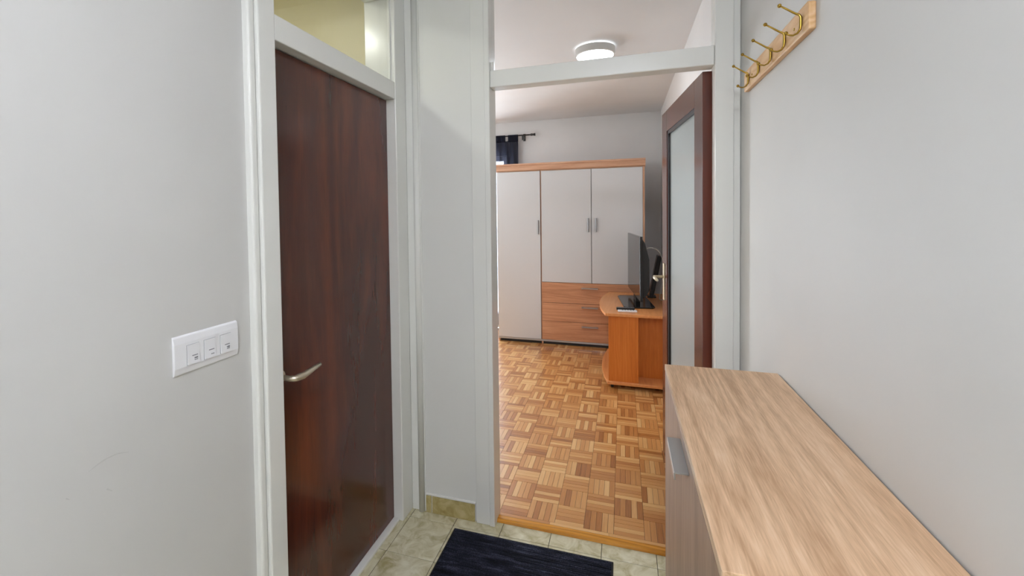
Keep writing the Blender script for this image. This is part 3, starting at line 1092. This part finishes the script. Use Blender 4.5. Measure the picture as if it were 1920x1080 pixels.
obj('top', prism(bmesh.new(), bow(-0.152, 0.070), 0.612, 0.636), 'beech_top', ts, bevel=0.003)
obj('base', prism(bmesh.new(), bow(-0.138, 0.066), 0.036, 0.060), 'beech_top', ts, bevel=0.003)
obj('side', B(-0.128, 0.092, TY0 + 0.022, TY0 + 0.040, 0.060, 0.612), 'beech', ts, bevel=0.001)
obj('side', B(-0.128, 0.092, TY1 - 0.040, TY1 - 0.022, 0.060, 0.612), 'beech', ts, bevel=0.001)
obj('inner_panel', B(0.092, 0.110, TY0 + 0.022, TY1 - 0.022, 0.060, 0.612), 'beech', ts)
obj('inner_panel', B(0.110, 0.385, TY0 + 0.17, TY0 + 0.188, 0.060, 0.612), 'beech', ts)
obj('inner_panel', B(0.110, 0.385, TY1 - 0.188, TY1 - 0.17, 0.060, 0.612), 'beech', ts)
obj('shelf', prism(bmesh.new(), bow(-0.105, 0.0, TY0 + 0.040, TY1 - 0.040, 0.092), 0.330, 0.348), 'beech_top', ts)
for (cx, cy) in ((-0.10, TY0 + 0.05), (0.33, TY0 + 0.05), (-0.10, TY1 - 0.05), (0.33, TY1 - 0.05)):
    cs = bmesh.new()
    bmesh.ops.create_cone(cs, cap_ends=True, segments=20, radius1=0.018, radius2=0.018, depth=0.024,
                          matrix=Matrix.Translation((cx, cy, 0.018)) @ Matrix.Rotation(math.pi / 2, 4, 'Y'))
    box(cs, cx - 0.014, cx + 0.014, cy - 0.014, cy + 0.014, 0.030, 0.036)
    obj('castor', cs, 'black', ts)

# ---- television (screen faces the room, seen nearly edge on)
P0 = Vector((0.130, 3.960, 0))      # near lower front corner
P1 = Vector((0.040, 4.740, 0))      # far lower front corner
ang = math.atan2(-(P1.x - P0.x), P1.y - P0.y)
W_, H_ = (P1 - P0).length, 0.560
tv = thing('television', 'flat black television standing on the orange stand', 'television', (P0.x, P0.y, 0.6365), ang)
zb = 0.072
obj('bezel', B(0, 0.022, 0, W_, zb, zb + H_), 'black_gloss', tv, local=True, bevel=0.003)
obj('screen', B(-0.0008, 0.001, 0.012, W_ - 0.012, zb + 0.018, zb + H_ - 0.012), 'screen', tv, local=True)
bk = bmesh.new()
prism(bk, [(0.022, zb + 0.02), (0.058, zb + 0.05), (0.080, zb + 0.10), (0.080, zb + 0.36), (0.046, zb + H_ - 0.06), (0.022, zb + H_ - 0.02)], 0.012, W_ - 0.012, 'Y')
obj('back_shell', bk, 'black', tv, local=True, bevel=0.004)
nk = B(0.010, 0.050, W_ / 2 - 0.07, W_ / 2 + 0.07, 0.010, zb + 0.04)
obj('neck', nk, 'black', tv, local=True, bevel=0.004)
bs = bmesh.new()
prism(bs, [(-0.125, 0.09), (-0.125, W_ - 0.20), (-0.10, W_ - 0.15), (0.13, W_ - 0.15), (0.14, W_ - 0.2), (0.14, 0.09), (0.12, 0.06), (-0.10, 0.06)], 0, 0.012)
obj('base', bs, 'black_gloss', tv, local=True, bevel=0.003)

# ---- remotes
rm = thing('remote_control', 'white remote control lying in front of the television', 'remote', (0.025, 3.868, 0.6365), math.radians(5))
obj('body', B(-0.078, 0.078, -0.021, 0.021, 0, 0.014), 'plastic', rm, local=True, bevel=0.004)
for a in range(5):
    for b_ in range(2):
        obj('button', B(-0.045 + a * 0.022, -0.033 + a * 0.022, -0.010 + b_ * 0.014, -0.002 + b_ * 0.014, 0.014, 0.0155), 'plastic_line', rm, local=True)
rm2 = thing('remote_control', 'black remote control lying against the television base', 'remote', (0.010, 3.945, 0.6365), math.radians(3))
obj('body', B(-0.075, 0.075, -0.020, 0.020, 0, 0.020), 'black', rm2, local=True, bevel=0.004)
for a in range(5):
    for b_ in range(2):
        obj('button', B(-0.045 + a * 0.022, -0.033 + a * 0.022, -0.010 + b_ * 0.014, -0.002 + b_ * 0.014, 0.020, 0.0212), 'plastic_line', rm2, local=True)

# ---- black box behind the television and its cable
rt = thing('router', 'slim black upright box leaning behind the television', 'router', (0.285, 4.60, 0.6365))
sb = bmesh.new()
prism(sb, [(0.232, 0.6365), (0.272, 0.6365), (0.352, 1.045), (0.312, 1.052)], 4.54, 4.68, 'Y')
obj('case', sb, 'black', rt, bevel=0.006)
obj('foot', B(0.22, 0.30, 4.55, 4.67, 0.6365, 0.648), 'black', rt, bevel=0.003)
obj('grille', B(0.250, 0.262, 4.538, 4.541, 0.68, 0.72), 'dark_metal', rt)

cpts = [(0.185, 4.36, 1.115), (0.206, 4.36, 1.135), (0.228, 4.36, 1.143), (0.250, 4.36, 1.142), (0.275, 4.36, 1.134), (0.297, 4.36, 1.121), (0.318, 4.36, 1.098), (0.335, 4.37, 1.06),
        (0.350, 4.38, 1.00), (0.352, 4.39, 0.92), (0.340, 4.40, 0.82), (0.325, 4.40, 0.72), (0.318, 4.41, 0.660), (0.330, 4.43, 0.642), (0.37, 4.47, 0.640)]
cb_ = obj('cable', tube(bmesh.new(), cpts, 0.004, 8), 'cable', smooth=True)
tag(cb_, 'thin white cable looping behind the television', 'cable')

# ---- curtain and rod
RY, RZ = 5.355, 2.452
rod = thing('curtain_rod', 'thin steel curtain rod high on the living room wall', 'curtain rod', (-2.0, YB, RZ))
obj('rod', tube(bmesh.new(), [(-2.95, RY, RZ), (-1.075, RY, RZ)], 0.008, 12), 'dark_metal', rod, smooth=True)
obj('finial', tube(bmesh.new(), [(-1.10, RY, RZ), (-1.085, RY, RZ), (-1.06, RY, RZ), (-1.035, RY, RZ)], [0.009, 0.016, 0.012, 0.018], 14), 'dark_metal', rod, smooth=True)
for bx in (-1.19, -2.85):
    bmx = bmesh.new()
    tube(bmx, [(bx, YB, RZ - 0.02), (bx, RY, RZ - 0.02)], 0.006, 8)
    box(bmx, bx - 0.012, bx + 0.012, RY - 0.012, RY + 0.012, RZ - 0.06, RZ - 0.008)
    box(bmx, bx - 0.015, bx + 0.015, YB - 0.006, YB, RZ - 0.06, RZ + 0.03)
    obj('bracket', bmx, 'dark_metal', rod)


def curtain(x0, x1, label):
    t = thing('curtain', label, 'curtain', ((x0 + x1) / 2, RY, 0.06))
    nx, nz = 90, 10
    bm = bmesh.new()
    grid = []
    for j in range(nz + 1):
        z = 0.06 + (RZ - 0.06 - 0.06) * j / nz
        row = []
        for i in range(nx + 1):
            u = i / nx
            amp = 0.028 * (1.0 - 0.45 * j / nz)
            y = RY + amp * math.sin(u * 2 * math.pi * 7 + 0.5 * math.sin(j * 0.6)) + 0.008 * math.sin(u * 31 + j * 0.3)
            row.append(bm.verts.new((x0 + (x1 - x0) * u, y, z)))
        grid.append(row)
    for j in range(nz):
        for i in range(nx):
            bm.faces.new((grid[j][i], grid[j][i + 1], grid[j + 1][i + 1], grid[j + 1][i]))
    o = obj('fabric', bm, 'curtain', t, smooth=True)
    n = max(2, int(round((x1 - x0) / 0.165)))
    for k in range(n):
        a = x1 - 0.128 - k * 0.165
        tb = bmesh.new()
        prof = [(RY - 0.012, RZ - 0.075), (RY - 0.012, RZ), (RY, RZ + 0.013), (RY + 0.012, RZ), (RY + 0.012, RZ - 0.075)]
        lo = [tb.verts.new((a, y, z)) for y, z in prof]
        hi = [tb.verts.new((a + 0.128, y, z)) for y, z in prof]
        for q in range(len(prof) - 1):
            tb.faces.new((lo[q], hi[q], hi[q + 1], lo[q + 1]))
        obj('tab', tb, 'curtain', t)


curtain(-1.90, -1.252, 'dark navy sheer tab top curtain showing above the wardrobe')
